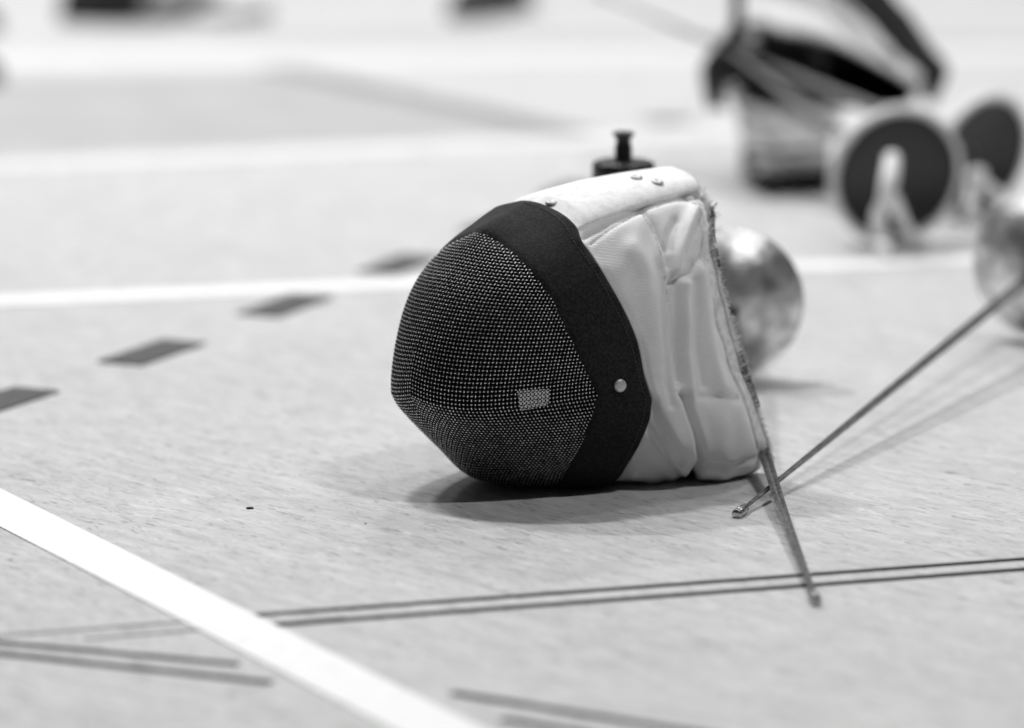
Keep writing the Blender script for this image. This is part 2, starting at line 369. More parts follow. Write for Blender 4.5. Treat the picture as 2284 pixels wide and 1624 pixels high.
EK2 = EK
NQ = 260
Qc = spline([loc(p) for p in QK], NQ, (9,)); Rc = spline([loc(p) for p in RK], NQ)
# band: inner edge resampled so that its corner meets the corner of the outer edge
kk = np.concatenate([np.linspace(0, 8, int(NQ * .6)), np.linspace(8, 15, NQ - int(NQ * .6) + 1)[1:]])
kq = np.concatenate([np.linspace(0, 9, int(NQ * .6)), np.linspace(9, 15, NQ - int(NQ * .6) + 1)[1:]])
def at(Cv, K, k): 
    x = k / (K - 1) * (len(Cv) - 1); i = np.clip(x.astype(int), 0, len(Cv) - 2); f = (x - i)[:, None]; return Cv[i] * (1 - f) + Cv[i + 1] * f
Eb = at(Ec, len(EK), kk); Qb = at(Qc, len(QK), kq)
NBd = 26; v = np.linspace(0, 1, NBd)
Bd = Eb[:, None] * (1 - v)[None, :, None] + Qb[:, None] * v[None, :, None]
Bd[0, :, 0] = 0; Bd[-1, :, 0] = 0
nb = ring_normals(Bd)
puff = .0022 + .0030 * np.sin(v * PI)**.6
wob = .0006 * np.sin(np.linspace(0, 70, NQ))[:, None] * (v[None] > .9)
Bo = Bd + nb * (puff[None, :, None] + wob[..., None])
Bo[:, 0] = Eb + nb[:, 0] * .0004 + (Eb - Qb) / np.linalg.norm(Qb - Eb, axis=1)[:, None].clip(1e-3) * .001
topw = np.exp(-(np.linspace(0, 15, NQ) / 2.6)**4)
Bo += nb * (topw[:, None] * .0028 * np.clip((v - .55) / .3, 0, 1)[None])[..., None]
Bo[:, -1] = Qb + nb[:, -1] * (.0006 + .0030 * topw[:, None])
Bo[..., 2] = np.maximum(Bo[..., 2], .0010); Bo[0, :, 0] = 0; Bo[-1, :, 0] = 0
Bfull = np.concatenate([Bo, (Bo * np.array([-1, 1, 1]))[::-1][1:-1]], 0)
def ring_faces(n, m):
    i, j = np.meshgrid(np.arange(n), np.arange(m - 1), indexing='ij'); i = i.ravel(); j = j.ravel(); i2 = (i + 1) % n
    return np.stack([i * m + j, i * m + j + 1, i2 * m + j + 1, i2 * m + j], 1)
band = obj('trim_band', w3(Bfull).reshape(-1, 3), ring_faces(len(Bfull), NBd), M['band'], mask)
pxB = proj(w3(Bo))
Bl = Bd - nb * .004; Bl[:, 0] = Eb - nb[:, 0] * .0075; Bl[..., 2] = np.maximum(Bl[..., 2], .003); Bl[0, :, 0] = 0; Bl[-1, :, 0] = 0
Blf = np.concatenate([Bl, (Bl * np.array([-1, 1, 1]))[::-1][1:-1]], 0); obj('band_shade_lining', w3(Blf).reshape(-1, 3), ring_faces(len(Blf), NBd), M['shade_lining'], mask)  # black sheet added under the band, continues the painted inside shade

def on(G, N, px, x, y, lift_=0.):
    i, j = near_idx(px, x, y); return w3(G[i, j] + N[i, j] * lift_), (Lv * N[i, j][0] + Bv * N[i, j][1] + Zv * N[i, j][2])
p, n = on(Bo, nb, pxB, 1384, 860, .0003)
V, F = lathe([(.0001, .0022), (.0035, .0021), (.0047, .0017), (.0053, .0010), (.0055, 0), (.0050, -.003)], 32, p, n)
obj('ear_rivet', V, F, M['screw'], mask)
# stitch rows on the band
mb = MB()
for j in (NBd - 5,):
    Pl = w3(Bo[:, j] + nb[:, j] * .0004); s = np.concatenate([[0], np.cumsum(np.linalg.norm(np.diff(Pl, axis=0), axis=1))])
    q = 0.
    while q < s[-1] - .003:
        seg = np.stack([np.interp([q, q + .0009, q + .0018], s, Pl[:, c]) for c in range(3)], 1); mb.add(*tube(seg, .00032, 5)); q += .0033
obj('band_stitching', np.concatenate(mb.V), mb.F, mat('grey_black_thread', .07, .8), mask)

# padding with folds, quilted pads and seams
NP = 110; v = np.linspace(0, 1, NP)
Pd = Qc[:, None] * (1 - v)[None, :, None] + Rc[:, None] * v[None, :, None]
Pd[0, :, 0] = 0; Pd[-1, :, 0] = 0
npd = ring_normals(Pd)
pxP = proj(w3(Pd))
def dist_poly(px, poly):
    best = np.full(px.shape[:-1], 1e9); side = np.zeros(px.shape[:-1])
    for (x0, y0), (x1, y1) in zip(poly[:-1], poly[1:]):
        d = np.array([x1 - x0, y1 - y0], float); L2 = d @ d; w = px - np.array([x0, y0])
        t = np.clip((w @ d) / L2, 0, 1); q = w - t[..., None] * d; r = np.linalg.norm(q, axis=-1); cr = d[0] * w[..., 1] - d[1] * w[..., 0]
        m = r < best; best = np.where(m, r, best); side = np.where(m, np.sign(cr), side)
    return best, side
def ridge(poly, w, amp): d, _ = dist_poly(pxP, poly); return amp * np.exp(-(d / w)**2)
def seam(poly, w, amp): d, _ = dist_poly(pxP, poly); return -amp * np.exp(-np.abs(d / w)**1.2)
def blob(x, y, rx, ry, ang, amp, p=2):
    c, s_ = math.cos(ang), math.sin(ang); dx = pxP[..., 0] - x; dy = pxP[..., 1] - y
    e = (np.abs((c * dx + s_ * dy) / rx)**p + np.abs((-s_ * dx + c * dy) / ry)**p); return amp * np.exp(-e)
SEAM1 = [(1318, 545), (1350, 520), (1400, 491), (1430, 474), (1480, 457), (1520, 449), (1550, 447)]
SEAM2 = [(1428, 474), (1455, 512), (1474, 565), (1485, 620), (1489, 680), (1494, 760), (1500, 860)]
SEAM3 = [(1487, 634), (1510, 620), (1532, 610), (1542, 591), (1562, 572)]
EDGE = [(1552, 440), (1564, 470), (1566, 545), (1578, 630), (1598, 725), (1618, 800), (1640, 890), (1664, 960), (1684, 1015)]
disp = np.zeros((NQ, NP))
bulge = np.sin(v * PI)[None]**.7
disp += .006 * bulge
disp += seam([(1296, 534), (1360, 500), (1440, 464), (1500, 446), (1548, 430)], 9, .0065)
disp += seam(SEAM1, 4, .003) + seam(SEAM2, 6, .0042) + seam(SEAM3, 6, .005)
d, sd = dist_poly(pxP, EDGE); disp += np.where(sd < 0, -.005, .0) * np.clip(d / 5, 0, 1) + -.003 * np.exp(-(d / 5)**2)
disp += ridge([(1400, 560), (1440, 620), (1452, 720), (1458, 830)], 22, .004)
disp += ridge([(1545, 480), (1520, 520), (1500, 565), (1494, 610)], 13, .0065)
disp += ridge([(1562, 520), (1548, 545), (1540, 580)], 10, .004)
disp += ridge([(1500, 500), (1484, 530), (1482, 560)], 9, -.003)
disp += ridge([(1518, 640), (1515, 720), (1520, 800), (1528, 880)], 11, .0055)
disp += ridge([(1556, 610), (1565, 700), (1580, 800), (1590, 860)], 18, .0052)
disp += ridge([(1466, 600), (1470, 700), (1476, 800), (1484, 900)], 8, -.0035)
disp += ridge([(1540, 630), (1541, 720), (1548, 800), (1556, 860)], 7, -.003)
disp += ridge([(1500, 640), (1500, 740), (1505, 850)], 6, -.0035)
disp += ridge([(1430, 900), (1448, 960), (1490, 1025), (1520, 1042)], 7, -.004)
disp += blob(1505, 965, 40, 92, -.38, .011, 2.4) + blob(1612, 965, 66, 92, -.22, .014, 2.6)
disp += ridge([(1452, 905), (1472, 960), (1505, 1010)], 8, -.004)
disp += ridge([(1513, 880), (1532, 950), (1548, 1010), (1540, 1040)], 8, -.009)
disp += ridge([(1410, 1045), (1450, 1050), (1510, 1050)], 16, .006)
disp += ridge([(1500, 878), (1560, 884), (1625, 888)], 8, -.002)
disp += ridge([(1560, 1012), (1610, 1018), (1670, 1014)], 5, -.0015)
# soft random unevenness of cloth
for fx, fy, am in ((.055, .021, .0010), (.12, .03, .0006), (.03, .06, .0008)):
    disp += am * np.sin(pxP[..., 0] * fx + rng.random() * 6 + 1.5 * np.sin(pxP[..., 1] * .011)) * np.sin(pxP[..., 1] * fy + rng.random() * 6)
env = np.clip(np.minimum(v / .05, (1 - v) / .02 + .55), 0, 1)[None]
Po = Pd + npd * (disp * env)[..., None]; Po[:, 0] -= npd[:, 0] * .002
Po[..., 2] = np.maximum(Po[..., 2], .0012 + .004 * np.clip(v[None] * 6 - 1, 0, 1) * np.clip((u_ := np.linspace(0, 15, NQ))[:, None] - 11.5, 0, 1) * 0 )
Po[0, :, 0] = 0; Po[-1, :, 0] = 0
nP = ring_normals(Po)
full = lambda Gx: np.concatenate([Gx, (Gx * np.array([-1, 1, 1]))[::-1][1:-1]], 0)
Pf = full(Po); Pin = full(Po - npd * .007)
Pin[..., 2] = np.maximum(Pin[..., 2], .004)
n_ = len(Pf); Fo = ring_faces(n_, NP)
Vall = np.concatenate([w3(Pf).reshape(-1, 3), w3(Pin).reshape(-1, 3)])
i = np.arange(n_); i2 = (i + 1) % n_; e = NP - 1
rim = np.stack([i * NP + e, i2 * NP + e, i2 * NP + e + n_ * NP, i * NP + e + n_ * NP], 1)
obj('padding', Vall, np.concatenate([Fo, Fo[:, ::-1] + n_ * NP, rim]), M['white_cloth'], mask)
pxO = proj(w3(Po))
# seam stitches
mb = MB()
def stitches(poly, step, ln, r, lift_):
    poly = np.array(poly, float); s = np.concatenate([[0], np.cumsum(np.linalg.norm(np.diff(poly, axis=0), axis=1))]); q = 0
    while q < s[-1] - ln:
        pts = []
        for w in (q, q + ln / 2, q + ln): pts.append(on(Po, nP, pxO, np.interp(w, s, poly[:, 0]), np.interp(w, s, poly[:, 1]), lift_)[0])
        if np.linalg.norm(pts[2] - pts[0]) > 2e-4 and np.linalg.norm(pts[1] - pts[0]) > 5e-5 and np.linalg.norm(pts[2] - pts[1]) > 5e-5: mb.add(*tube(pts, r, 5))
        q += step
for args in ((SEAM1[:5], 8.5, 5.0, .0003, .0005), (SEAM2[:5], 8.5, 5.5, .0004, .0005), ([(1578, 545), (1586, 620), (1606, 715), (1628, 805), (1648, 890)], 10, 6, .0003, .0005)):
    mb = MB(); stitches(*args); obj('seam_stitching', np.concatenate(mb.V), mb.F, M['thread'], mask)

# stiff tongue strip over the top with three screws
UT = 2.15
ku = np.linspace(-UT, UT, 61); vt = np.linspace(-.02, 1.0, 80)
def pad_at(k, vv):
    s = np.sign(k); kk_ = np.abs(k) / 15 * (NQ - 1); q = at(Qc, 16, np.abs(k)); r = at(Rc, 16, np.abs(k))
    P = q[:, None] * (1 - vv)[None, :, None] + r[:, None] * vv[None, :, None]; P[..., 0] *= np.where(s == 0, 1, s)[:, None]; return P
T0 = pad_at(ku, vt); nt_ = gnormal(T0)
if nt_[30, 40, 2] < 0: nt_ = -nt_
prof = .0055 + .0018 * (1 - (ku / UT)**2) + .0035 * np.sin(np.clip(vt, 0, 1) * PI)[None].repeat(61, 0).mean(0)[0] * 0
edge_wob = .0016 * np.sin(np.linspace(0, 33, 80)) * np.sin(np.linspace(0, 7, 80))
prof = .0022 + .0042 * (1 - (np.abs(ku) / UT)**5)
T1 = T0 + nt_ * ((prof[:, None] * np.clip(.25 + vt / .12, .25, 1)[None])[..., None] + .0035 * np.sin(np.clip(vt, 0, 1) * PI)[None, :, None])
tn = np.gradient(T1, axis=0); tn /= np.linalg.norm(tn, axis=-1)[..., None]
T1[0] += tn[0] * edge_wob[:, None]; T1[-1] += tn[-1] * edge_wob[::-1][:, None] * .4
T2 = T1 - nt_ * .0045
a_, b_ = 61, 80; nn = a_ * b_
Ft = [grid_faces(a_, b_), grid_faces(a_, b_)[:, ::-1] + nn]
for idx in (np.arange(b_), (a_ - 1) * b_ + np.arange(b_), np.arange(a_) * b_, np.arange(a_) * b_ + b_ - 1):
    Ft.append(np.stack([idx[:-1], idx[1:], idx[1:] + nn, idx[:-1] + nn], 1))
obj('tongue_strip', np.concatenate([w3(T1).reshape(-1, 3), w3(T2).reshape(-1, 3)]), np.concatenate(Ft), M['tongue'], mask)
pxT = proj(w3(T1))
for x, y in ((1230, 452), (1419, 397), (1466, 407)):
    p, n = on(T1, nt_, pxT, x, y, .0004)
    V, F = lathe([(.0001, .0010), (.0016, .0011), (.0022, .0018), (.0038, .0016), (.0050, .0007), (.0053, -.0004)], 28, p, n)
    obj('screw', V, F, M['screw'], mask)
# tape binding along the opening, its loose fibres and the black overcast stitches
e0, NBn = .865, 14; vb = np.linspace(e0, 1.004, NBn)
Bn = np.stack([np.stack([np.interp(vb, v, Po[i, :, c]) for c in range(3)], -1) for i in range(NQ)])
dv_ = Po[:, -1] - Po[:, -3]; dv_ /= np.linalg.norm(dv_, axis=1)[:, None] + 1e-9
Bn[:, -1] += dv_ * .002
nBn = ring_normals(Bn)
lump = .0013 + .0009 * np.sin(np.linspace(0, 160, NQ))[:, None] * np.sin(np.linspace(0, 9, NBn))[None] * (np.linspace(0, 15, NQ) < 4.5)[:, None]
Bn = Bn + nBn * lump[..., None]; Bn[:, -1] -= nBn[:, -1] * .003; Bn[:, 0] -= nBn[:, 0] * .001
Bnf = full(Bn); obj('edge_binding', w3(Bnf).reshape(-1, 3), ring_faces(len(Bnf), NBn), M['binding'], mask)
pxN = proj(w3(Bn))
mb = MB()
def fibre(P, d, ln, r):
    k = 5; t = np.linspace(0, 1, k)[:, None]; j = rng.normal(0, .35, 3); P2 = P + d * ln * t + j * ln * t**2 * .6
    mb.add(*tube(P2, r * (1 - .6 * t[:, 0]), 4))
for _ in range(2600):
    k = rng.random()**.9 * 12.4; i = int(k / 15 * (NQ - 1)); j = rng.integers(NBn - 4, NBn) if k > 2.5 else rng.integers(0, NBn)
    dd = (Lv * dv_[i, 0] + Bv * dv_[i, 1] + Zv * dv_[i, 2]); nn_ = Lv * nBn[i, j, 0] + Bv * nBn[i, j, 1] + Zv * nBn[i, j, 2]
    d = dd * (.2 + rng.random()) + nn_ * rng.normal(.35, .4) + Zv * rng.normal(-.2, .5); d /= np.linalg.norm(d)
    fibre(w3(Bn[i, j]), d, .0015 + .0042 * rng.random()**2 * (1.6 if k < 4 else 1), .0002 + .00014 * rng.random())
for _ in range(70):                           # the loose edge of the tongue strip
    j = rng.integers(4, 79); q = w3(T1[0, j]); d = -Lv * .6 + Zv * rng.normal(.3, .5) + Bv * rng.normal(0, .6); d /= np.linalg.norm(d)
    fibre(q, d, .001 + .004 * rng.random()**2, .0002)
for q0 in ((1215, 438), (1318, 408), (1335, 403), (1405, 382)):
    i, j = near_idx(pxT, *q0); 
    for _ in range(10): fibre(w3(T1[0, j]) + Bv * rng.normal(0, .0015), (Zv * .7 - Lv * .5 + Bv * rng.normal(0, .8)), .005 * rng.random() + .001, .0003)
obj('frayed_fibres', np.concatenate(mb.V), mb.F, M['thread'], mask)
mb = MB()
def overcast(x0y0, n):
    poly = np.array(x0y0, float); s = np.linspace(0, 1, n); ss = np.linspace(0, 1, len(poly))
    for q in s:
        x, y = np.interp(q, ss, poly[:, 0]) + rng.normal(0, 1.6), np.interp(q, ss, poly[:, 1])
        i, j = near_idx(pxN, x, y); i = min(max(i, 1), NQ - 2); j = NBn - 1
        nn_ = Lv * nBn[i, j, 0] + Bv * nBn[i, j, 1] + Zv * nBn[i, j, 2]; dd = Lv * dv_[i, 0] + Bv * dv_[i, 1] + Zv * dv_[i, 2]
        P = w3(Bn[i, j]); ln = .003 + .004 * rng.random()
        pts = [P - dd * ln + nn_ * .0022 - Zv * .001 * rng.random(), P - dd * ln * .5 + nn_ * .0034, P + dd * .0012 + nn_ * .0016 + Zv * .0015, P + dd * .0014 - nn_ * .003 + Zv * .001]
        mb.add(*tube(crv(pts, 8), .00042, 5))
overcast([(1592, 468), (1592, 485), (1591, 512)], 17); overcast([(1591, 518), (1593, 545)], 9); overcast([(1596, 560), (1604, 600)], 8)
low = mb; mb = MB()
overcast([(1650, 790), (1664, 835), (1674, 880), (1684, 910)], 30)
obj('black_overcast_thread', np.concatenate(mb.V), mb.F, M['dthread'], mask); mb = low
p, n = on(Bn, nBn, pxN, 1592, 470, .002)
mb.add(*tube(crv([p, p + RT * .002 + Zv * .002, p + RT * .0045 + Zv * .0045, p + RT * .005 + Zv * .006], 8), .0005, 5))
mb.add(*tube(crv([p, p + RT * .0035 - Zv * .002, p + RT * .0045 - Zv * .007], 8), .0003, 5))
obj('black_overcast_thread', np.concatenate(mb.V), mb.F, M['dthread'], mask)

# ---------------------------------------------------------------- epees
def epee(name, label, gc, tip, gr, group, guard_m, grip_m, grip_pts=None, open_side=False, sag=0., r0=.0056, bow=0., ring=.93, rim=None, blade_m=None):
    """gc: guard centre (plane of the rim), tip: blade point"""
    gc, tip = np.array(gc, float), np.array(tip, float); ax = tip - gc; Ln = np.linalg.norm(ax); ax /= Ln
    t = thing(name, label, 'fencing sword', (gc[0], gc[1], 0), group)
    dp = gr * .52; k = 20; Rs = (gr**2 + dp**2) / (2 * dp); am = math.asin(gr / Rs)
    outer = [(Rs * math.sin(x), Rs * math.cos(x) - (Rs - dp)) for x in np.linspace(.02, am, k)]
    prof = outer + [(gr * 1.02, -.0008), (gr * 1.015, -.0022), (gr * .985, -.0020)] + [(max(r - .0015, .001), z - .0022) for r, z in outer[::-1]]
    V, F = lathe(prof, 72, gc, ax); obj('guard', V, F, guard_m, t)
    inner = [(max(r * ring, .001), z * (.82 if rim is None else .55) - .0035) for r, z in outer]
    V, F = lathe(inner, 64, gc, ax); obj('guard_pad', V, F, M['pad'], t)
    if rim is not None:
        V, F = lathe([(gr * ring * .985, .004), (gr * ring, -.003), (gr * (ring + 1) / 2, -.0055), (gr * .99, -.005), (gr * 1.02, -.003), (gr * 1.03, .001), (gr * 1.02, .005)], 72, gc, ax); obj('guard_rim', V, F, rim, t)
    V, F = lathe([(.001, dp + .006), (.008, dp + .0055), (.0095, dp + .003), (.010, dp - .002)], 24, gc, ax); obj('boss', V, F, M['blade'], t)
    # blade: triangular with a groove along its upper face, tapering, a little sag
    up = Zv - ax * (ax @ Zv); up /= np.linalg.norm(up); sd = np.cross(ax, up)
    n = 60; q = np.linspace(0, 1, n); Pl = gc + ax * dp + (tip - gc - ax * dp) * q[:, None] + up * (sag * np.sin(q * PI))[:, None] - RT * (bow * np.sin(q * PI))[:, None]
    w = r0 * (1 - q)**.8 + .0020
    sec = [(-1, .25), (-.55, .55), (-.12, .22), (.12, .22), (.55, .55), (1, .25), (.45, -.45), (0, -.75), (-.45, -.45)]
    V = np.concatenate([[p + sd * x * ww + up * y * ww for x, y in sec] for p, ww in zip(Pl, w)]); m = len(sec)
    F = [tuple(f) for f in grid_faces(n, m, True)] + [tuple(range(m))[::-1]]
    obj('blade', V, F, blade_m or M['blade'], t, False)
    d = Pl[-1] - Pl[-2]; d /= np.linalg.norm(d)
    V, F = lathe([(.0026, -.004), (.0036, -.002), (.0036, .004), (.0042, .0045), (.0042, .013), (.0034, .0135), (.0034, .0145), (.0042, .015), (.0042, .018), (.0036, .0188), (.0001, .0188)], 24, Pl[-1], d)
    obj('point', V, F, M['steel'], t)
    if grip_pts is None:
        b = -ax
        main = [gc + ax * dp * .8, gc + b * .015, gc + b * .05 - up * .004, gc + b * .085 - up * .012, gc + b * .115 - up * .03]
        prong = [gc + b * .03, gc + b * .035 - up * .025, gc + b * .045 - up * .045]
        prong2 = [gc + b * .05, gc + b * .055 + up * .02, gc + b * .07 + up * .034]
        pts = [(main, .0105), (prong, .008), (prong2, .008)]
    else: pts = grip_pts
    mb = MB()
    for P, r in pts:
        c = crv(P, 24); x = np.linspace(0, 1, 24); mb.add(*tube(c, r * (1 - .35 * np.maximum(0, (x - .8) / .2)**2) * (1 + .12 * np.sin(x * 9)), 12))
    mb.build('grip', grip_m, t)
    return t
g1 = pd(1619, 677, 3.985); g1[2] = max(g1[2], .0725); tip1 = gp(1815, 1326, .004)
epee('fencing_sword', 'fencing sword with its round guard half hidden behind the frayed padding of the sharp mask', g1, tip1, .0722, 'fencing swords lying on the floor', M['guard'], M['grip_grey'], bow=.0005, sag=-.017)
g2 = pd(2330, 595, 4.19); g2[2] = max(g2[2], .0715); tip2 = gp(1660, 1134, .0045)
epee('fencing_sword', 'fencing sword whose long bare blade runs diagonally to its shiny guard at the right edge', g2, tip2, .0725, 'fencing swords lying on the floor', M['guard'], M['grip_grey'])
g3 = pd(1999, 390, 4.84); tip3 = pd(1598, 92, 5.42)
gt = [pd(1990, 352, 4.78), pd(1984, 400, 4.75), pd(1975, 445, 4.74), pd(1958, 485, 4.745), pd(1966, 530, 4.75), gp(1976, 566, .008)]
gt2 = [pd(1992, 440, 4.75), pd(2008, 480, 4.76), pd(2030, 520, 4.78), pd(2046, 545, 4.79)]
epee('fencing_sword', 'blurred fencing sword with its dark hollow guard facing forward and a pale curved grip', g3, tip3, .0785, 'fencing swords lying on the floor', M['guard'], M['grip_white'], [(gt, .0092), (gt2, .0070)], r0=.0095, ring=.92, rim=M['pale_rim'], blade_m=M['dull_blade'])
g4 = pd(2190, 346, 5.08); tip4 = pd(1352, -6, 5.62)
gu = [pd(2185, 385, 5.03), pd(2170, 425, 5.0), pd(2166, 465, 4.985), pd(2178, 500, 4.985)]
gu2 = [pd(2160, 385, 5.0), pd(2195, 412, 5.0), pd(2235, 445, 5.0)]
epee('fencing_sword', 'blurred fencing sword with a dark hollow guard, cut by the right edge of the picture', g4, tip4, .0750, 'fencing swords lying on the floor', M['guard'], M['grip_white'], [(gu, .0085), (gu2, .0075)], r0=.0095, ring=.92, rim=M['pale_rim'], blade_m=M['dull_blade'])

# ---------------------------------------------------------------- drinking bottle behind the mask
bp_ = pd(1388, 885, 3.90); bp_[2] = 0
bt = thing('drinking_bottle', 'drinking bottle with a black cap and pull spout standing behind the mask', 'bottle', tuple(bp_))
zc = pd(1388, 360, 3.90)[2]
V, F = lathe([(.001, .001), (.030, .001), (.034, .004), (.0350, .02), (.0345, zc * .45), (.031, zc * .52), (.0345, zc * .6), (.0345, zc - .06), (.030, zc - .042), (.026, zc - .034), (.026, zc - .02)], 48, bp_); obj('body', V, F, M['bottle'], bt)
V, F = lathe([(.026, zc - .040), (.0283, zc - .040), (.0286, zc - .0395), (.0288, zc - .004), (.0280, zc - .001), (.0262, zc), (.022, zc + .0012), (.0205, zc - .0005), (.012, zc), (.0088, zc + .0005)], 64, bp_); obj('cap', V, F, M['plastic'], bt)
zs = zc
V, F = lathe([(.0088, zs - .001), (.0080, zs + .0012), (.0080, zs + .0140), (.0073, zs + .0150), (.0068, zs + .019), (.0072, zs + .0215), (.0098, zs + .0245), (.0100, zs + .0258), (.0094, zs + .0270), (.0065, zs + .0276), (.0040, zs + .0272), (.0036, zs + .025), (.0001, zs + .0250)], 40, bp_)
obj('spout', V, F, M['plastic'], bt)

# ---------------------------------------------------------------- second mask far behind, seen into its opening
Yb = 5.40
o2 = gp(1800, 425)
m2 = thing('fencing_mask', 'blurred fencing mask in the background, its dark opening turned forward below a white rim', 'fencing mask', (o2[0], o2[1], 0))
rimp = [(1655, 70), (1706, 66), (1747, 79), (1828, 92), (1888, 114), (1962, 151), (2012, 176), (2031, 192), (2031, 226), (1990, 238), (1900, 240), (1800, 240), (1700, 245), (1640, 235), (1618, 185), (1628, 115)]
nR = 96
ry = np.array([5.42, 5.40, 5.38, 5.37, 5.36, 5.36, 5.37, 5.38, 5.40, 5.40, 5.38, 5.36, 5.36, 5.38, 5.40, 5.42])
def closed(P, n):
    P = np.asarray(P, float); K = len(P); Q = np.vstack([P[-2:], P, P[:3]]); f = spline(Q, (K + 4) * 40 + 1); idx = np.linspace(2 * 40, (K + 2) * 40, n, endpoint=False).astype(int); return f[idx]
rimW = closed([pd(x, y, Y) for (x, y), Y in zip(rimp, ry)], nR)
cen = rimW.mean(0)
backc = cen + np.array([.03, .17, .03])
rows = []
for q in np.linspace(0, 1, 14): 
    sc = math.cos(q * PI / 2 * .98)**.55; rows.append(backc * math.sin(q * PI / 2)**1.2 + cen * (1 - math.sin(q * PI / 2)**1.2) + (rimW - cen) * sc)
Vin = np.concatenate(rows)
half = [(f) for f in grid_faces(14, nR, True)]
dark = obj('inside_lining', Vin, np.array([f for f in half if Vin[f].mean(0)[0] > pd(1850, 200, 5.45)[0]]), M['shade_lining'], m2)
obj('lit_mesh_inside', Vin, np.array([f for f in half if Vin[f].mean(0)[0] <= pd(1850, 200, 5.45)[0]]), M['mesh_in'], m2)  # grey painted in for the light let through the mesh
# white padding: thick hood from the upper rim back and up
top = [(1655, 66), (1706, 62), (1747, 75), (1828, 88), (1888, 110), (1962, 147), (2012, 174), (2036, 195), (2038, 228)]
hood_up = [(1655, -90), (1720, -90), (1800, -85), (1850, -60), (1884, 8), (1930, 58), (1986, 119), (2044, 171), (2062, 220)]
A = spline([pd(x, y, Y) for (x, y), Y in zip(top, ry)], 60); Bq = spline([pd(x, y, Yy) for (x, y), Yy in zip(hood_up, np.linspace(5.56, 5.47, 9))], 60)
vv = np.linspace(0, 1, 24); H = A[:, None] * (1 - vv)[None, :, None] + Bq[:, None] * vv[None, :, None]
xx = np.linspace(0, 1, 60)[:, None]
rise = .020 * np.sin(np.clip(vv, 0, 1) * PI)**.7 + 0 * xx
groove = -.022 * np.exp(-((vv[None] - (.45 - .25 * xx)) / .10)**2) * (xx < .75)
H += (rise + groove)[..., None] * np.array([0, -.7, .7])
Hb = H + np.array([0, .02, -.004]); Fh = grid_faces(60, 24); nh = 60 * 24
ed = [np.stack([ix[:-1], ix[1:], ix[1:] + nh, ix[:-1] + nh], 1) for ix in (np.arange(60) * 24, np.arange(60) * 24 + 23, np.arange(24), 59 * 24 + np.arange(24))]
obj('padding', np.concatenate([H.reshape(-1, 3), Hb.reshape(-1, 3)]), np.concatenate([Fh, Fh[:, ::-1] + nh] + ed), M['offwhite_cloth'], m2)
def slab(name, pts_in, pts_out, thick, m, parent, n=40, k=6):
    A = spline(pts_in, n); Bq = spline(pts_out, n); w = np.linspace(0, 1, k); H = A[:, None] * (1 - w)[None, :, None] + Bq[:, None] * w[None, :, None]
    H += (np.sin(w * PI)**.6 * .008)[None, :, None] * np.array([0, -.8, .5]); Hb = H + np.array([0, thick, 0]); nh = n * k
    ed = [np.stack([ix[:-1], ix[1:], ix[1:] + nh, ix[:-1] + nh], 1) for ix in (np.arange(n) * k, np.arange(n) * k + k - 1, np.arange(k), (n - 1) * k + np.arange(k))]
    return obj(name, np.concatenate([H.reshape(-1, 3), Hb.reshape(-1, 3)]), np.concatenate([grid_faces(n, k), grid_faces(n, k)[:, ::-1] + nh] + ed), m, parent)
slab('trim_band', [pd(x, y, 5.45) for x, y in [(1815, -90), (1885, 0), (1944, 56), (2000, 119), (2058, 171), (2064, 228)]],
     [pd(x, y, 5.46) for x, y in [(1950, -75), (1998, 0), (2030, 33), (2075, 100), (2116, 158), (2082, 234)]], .05, M['dark_grey'], m2)
slab('side_strap', [pd(x, y, 5.40) for x, y in [(1630, -40), (1632, 30), (1626, 70), (1590, 115), (1566, 150), (1568, 200), (1580, 246)]],
     [pd(x, y, 5.39) for x, y in [(1658, -40), (1658, 40), (1652, 85), (1630, 125), (1622, 150), (1618, 200), (1616, 248)]], .03, M['plastic'], m2)
slab('bib', [pd(x, y, 5.36) for x, y in [(1640, 222), (1700, 238), (1780, 244), (1880, 250)]],
     [pd(x, y, 5.27) for x, y in [(1655, 330), (1710, 334), (1780, 330), (1850, 326)]], .02, M['pale_cloth'], m2)
slab('lower_band', [pd(x, y, 5.285) for x, y in [(1655, 322), (1720, 326), (1790, 324), (1850, 320)]],
     [pd(x, y, 5.27) for x, y in [(1655, 362), (1720, 362), (1790, 358), (1850, 350)]], .012, M['dark_grey'], m2)
slab('bib_edge', [pd(x, y, 5.25) for x, y in [(1672, 346), (1725, 350), (1790, 346), (1850, 340)]],
     [pd(x, y, 5.23) for x, y in [(1676, 385), (1725, 388), (1790, 382), (1850, 378)]], .02, M['grey_cloth'], m2)
slab('under_flap', [pd(x, y, 5.27) for x, y in [(1655, 352), (1720, 380), (1780, 378), (1850, 376)]],
     [gp(x, y, .003) for x, y in [(1655, 386), (1720, 396), (1780, 410), (1850, 424)]], .03, M['plastic'], m2)
for x, y, Y in ((1640, 203, 5.33), (1699, 363, 5.22), (1676, 92, 5.36)):  # small steel domes added to make the blurred highlights
    p = pd(x, y, Y); V, F = lathe([(.0001, .006), (.006, .005), (.010, .002), (.011, -.003), (.010, -.012)], 20, p, (0, -1, .35)); obj('highlight_dome', V, F, M['steel'], m2)

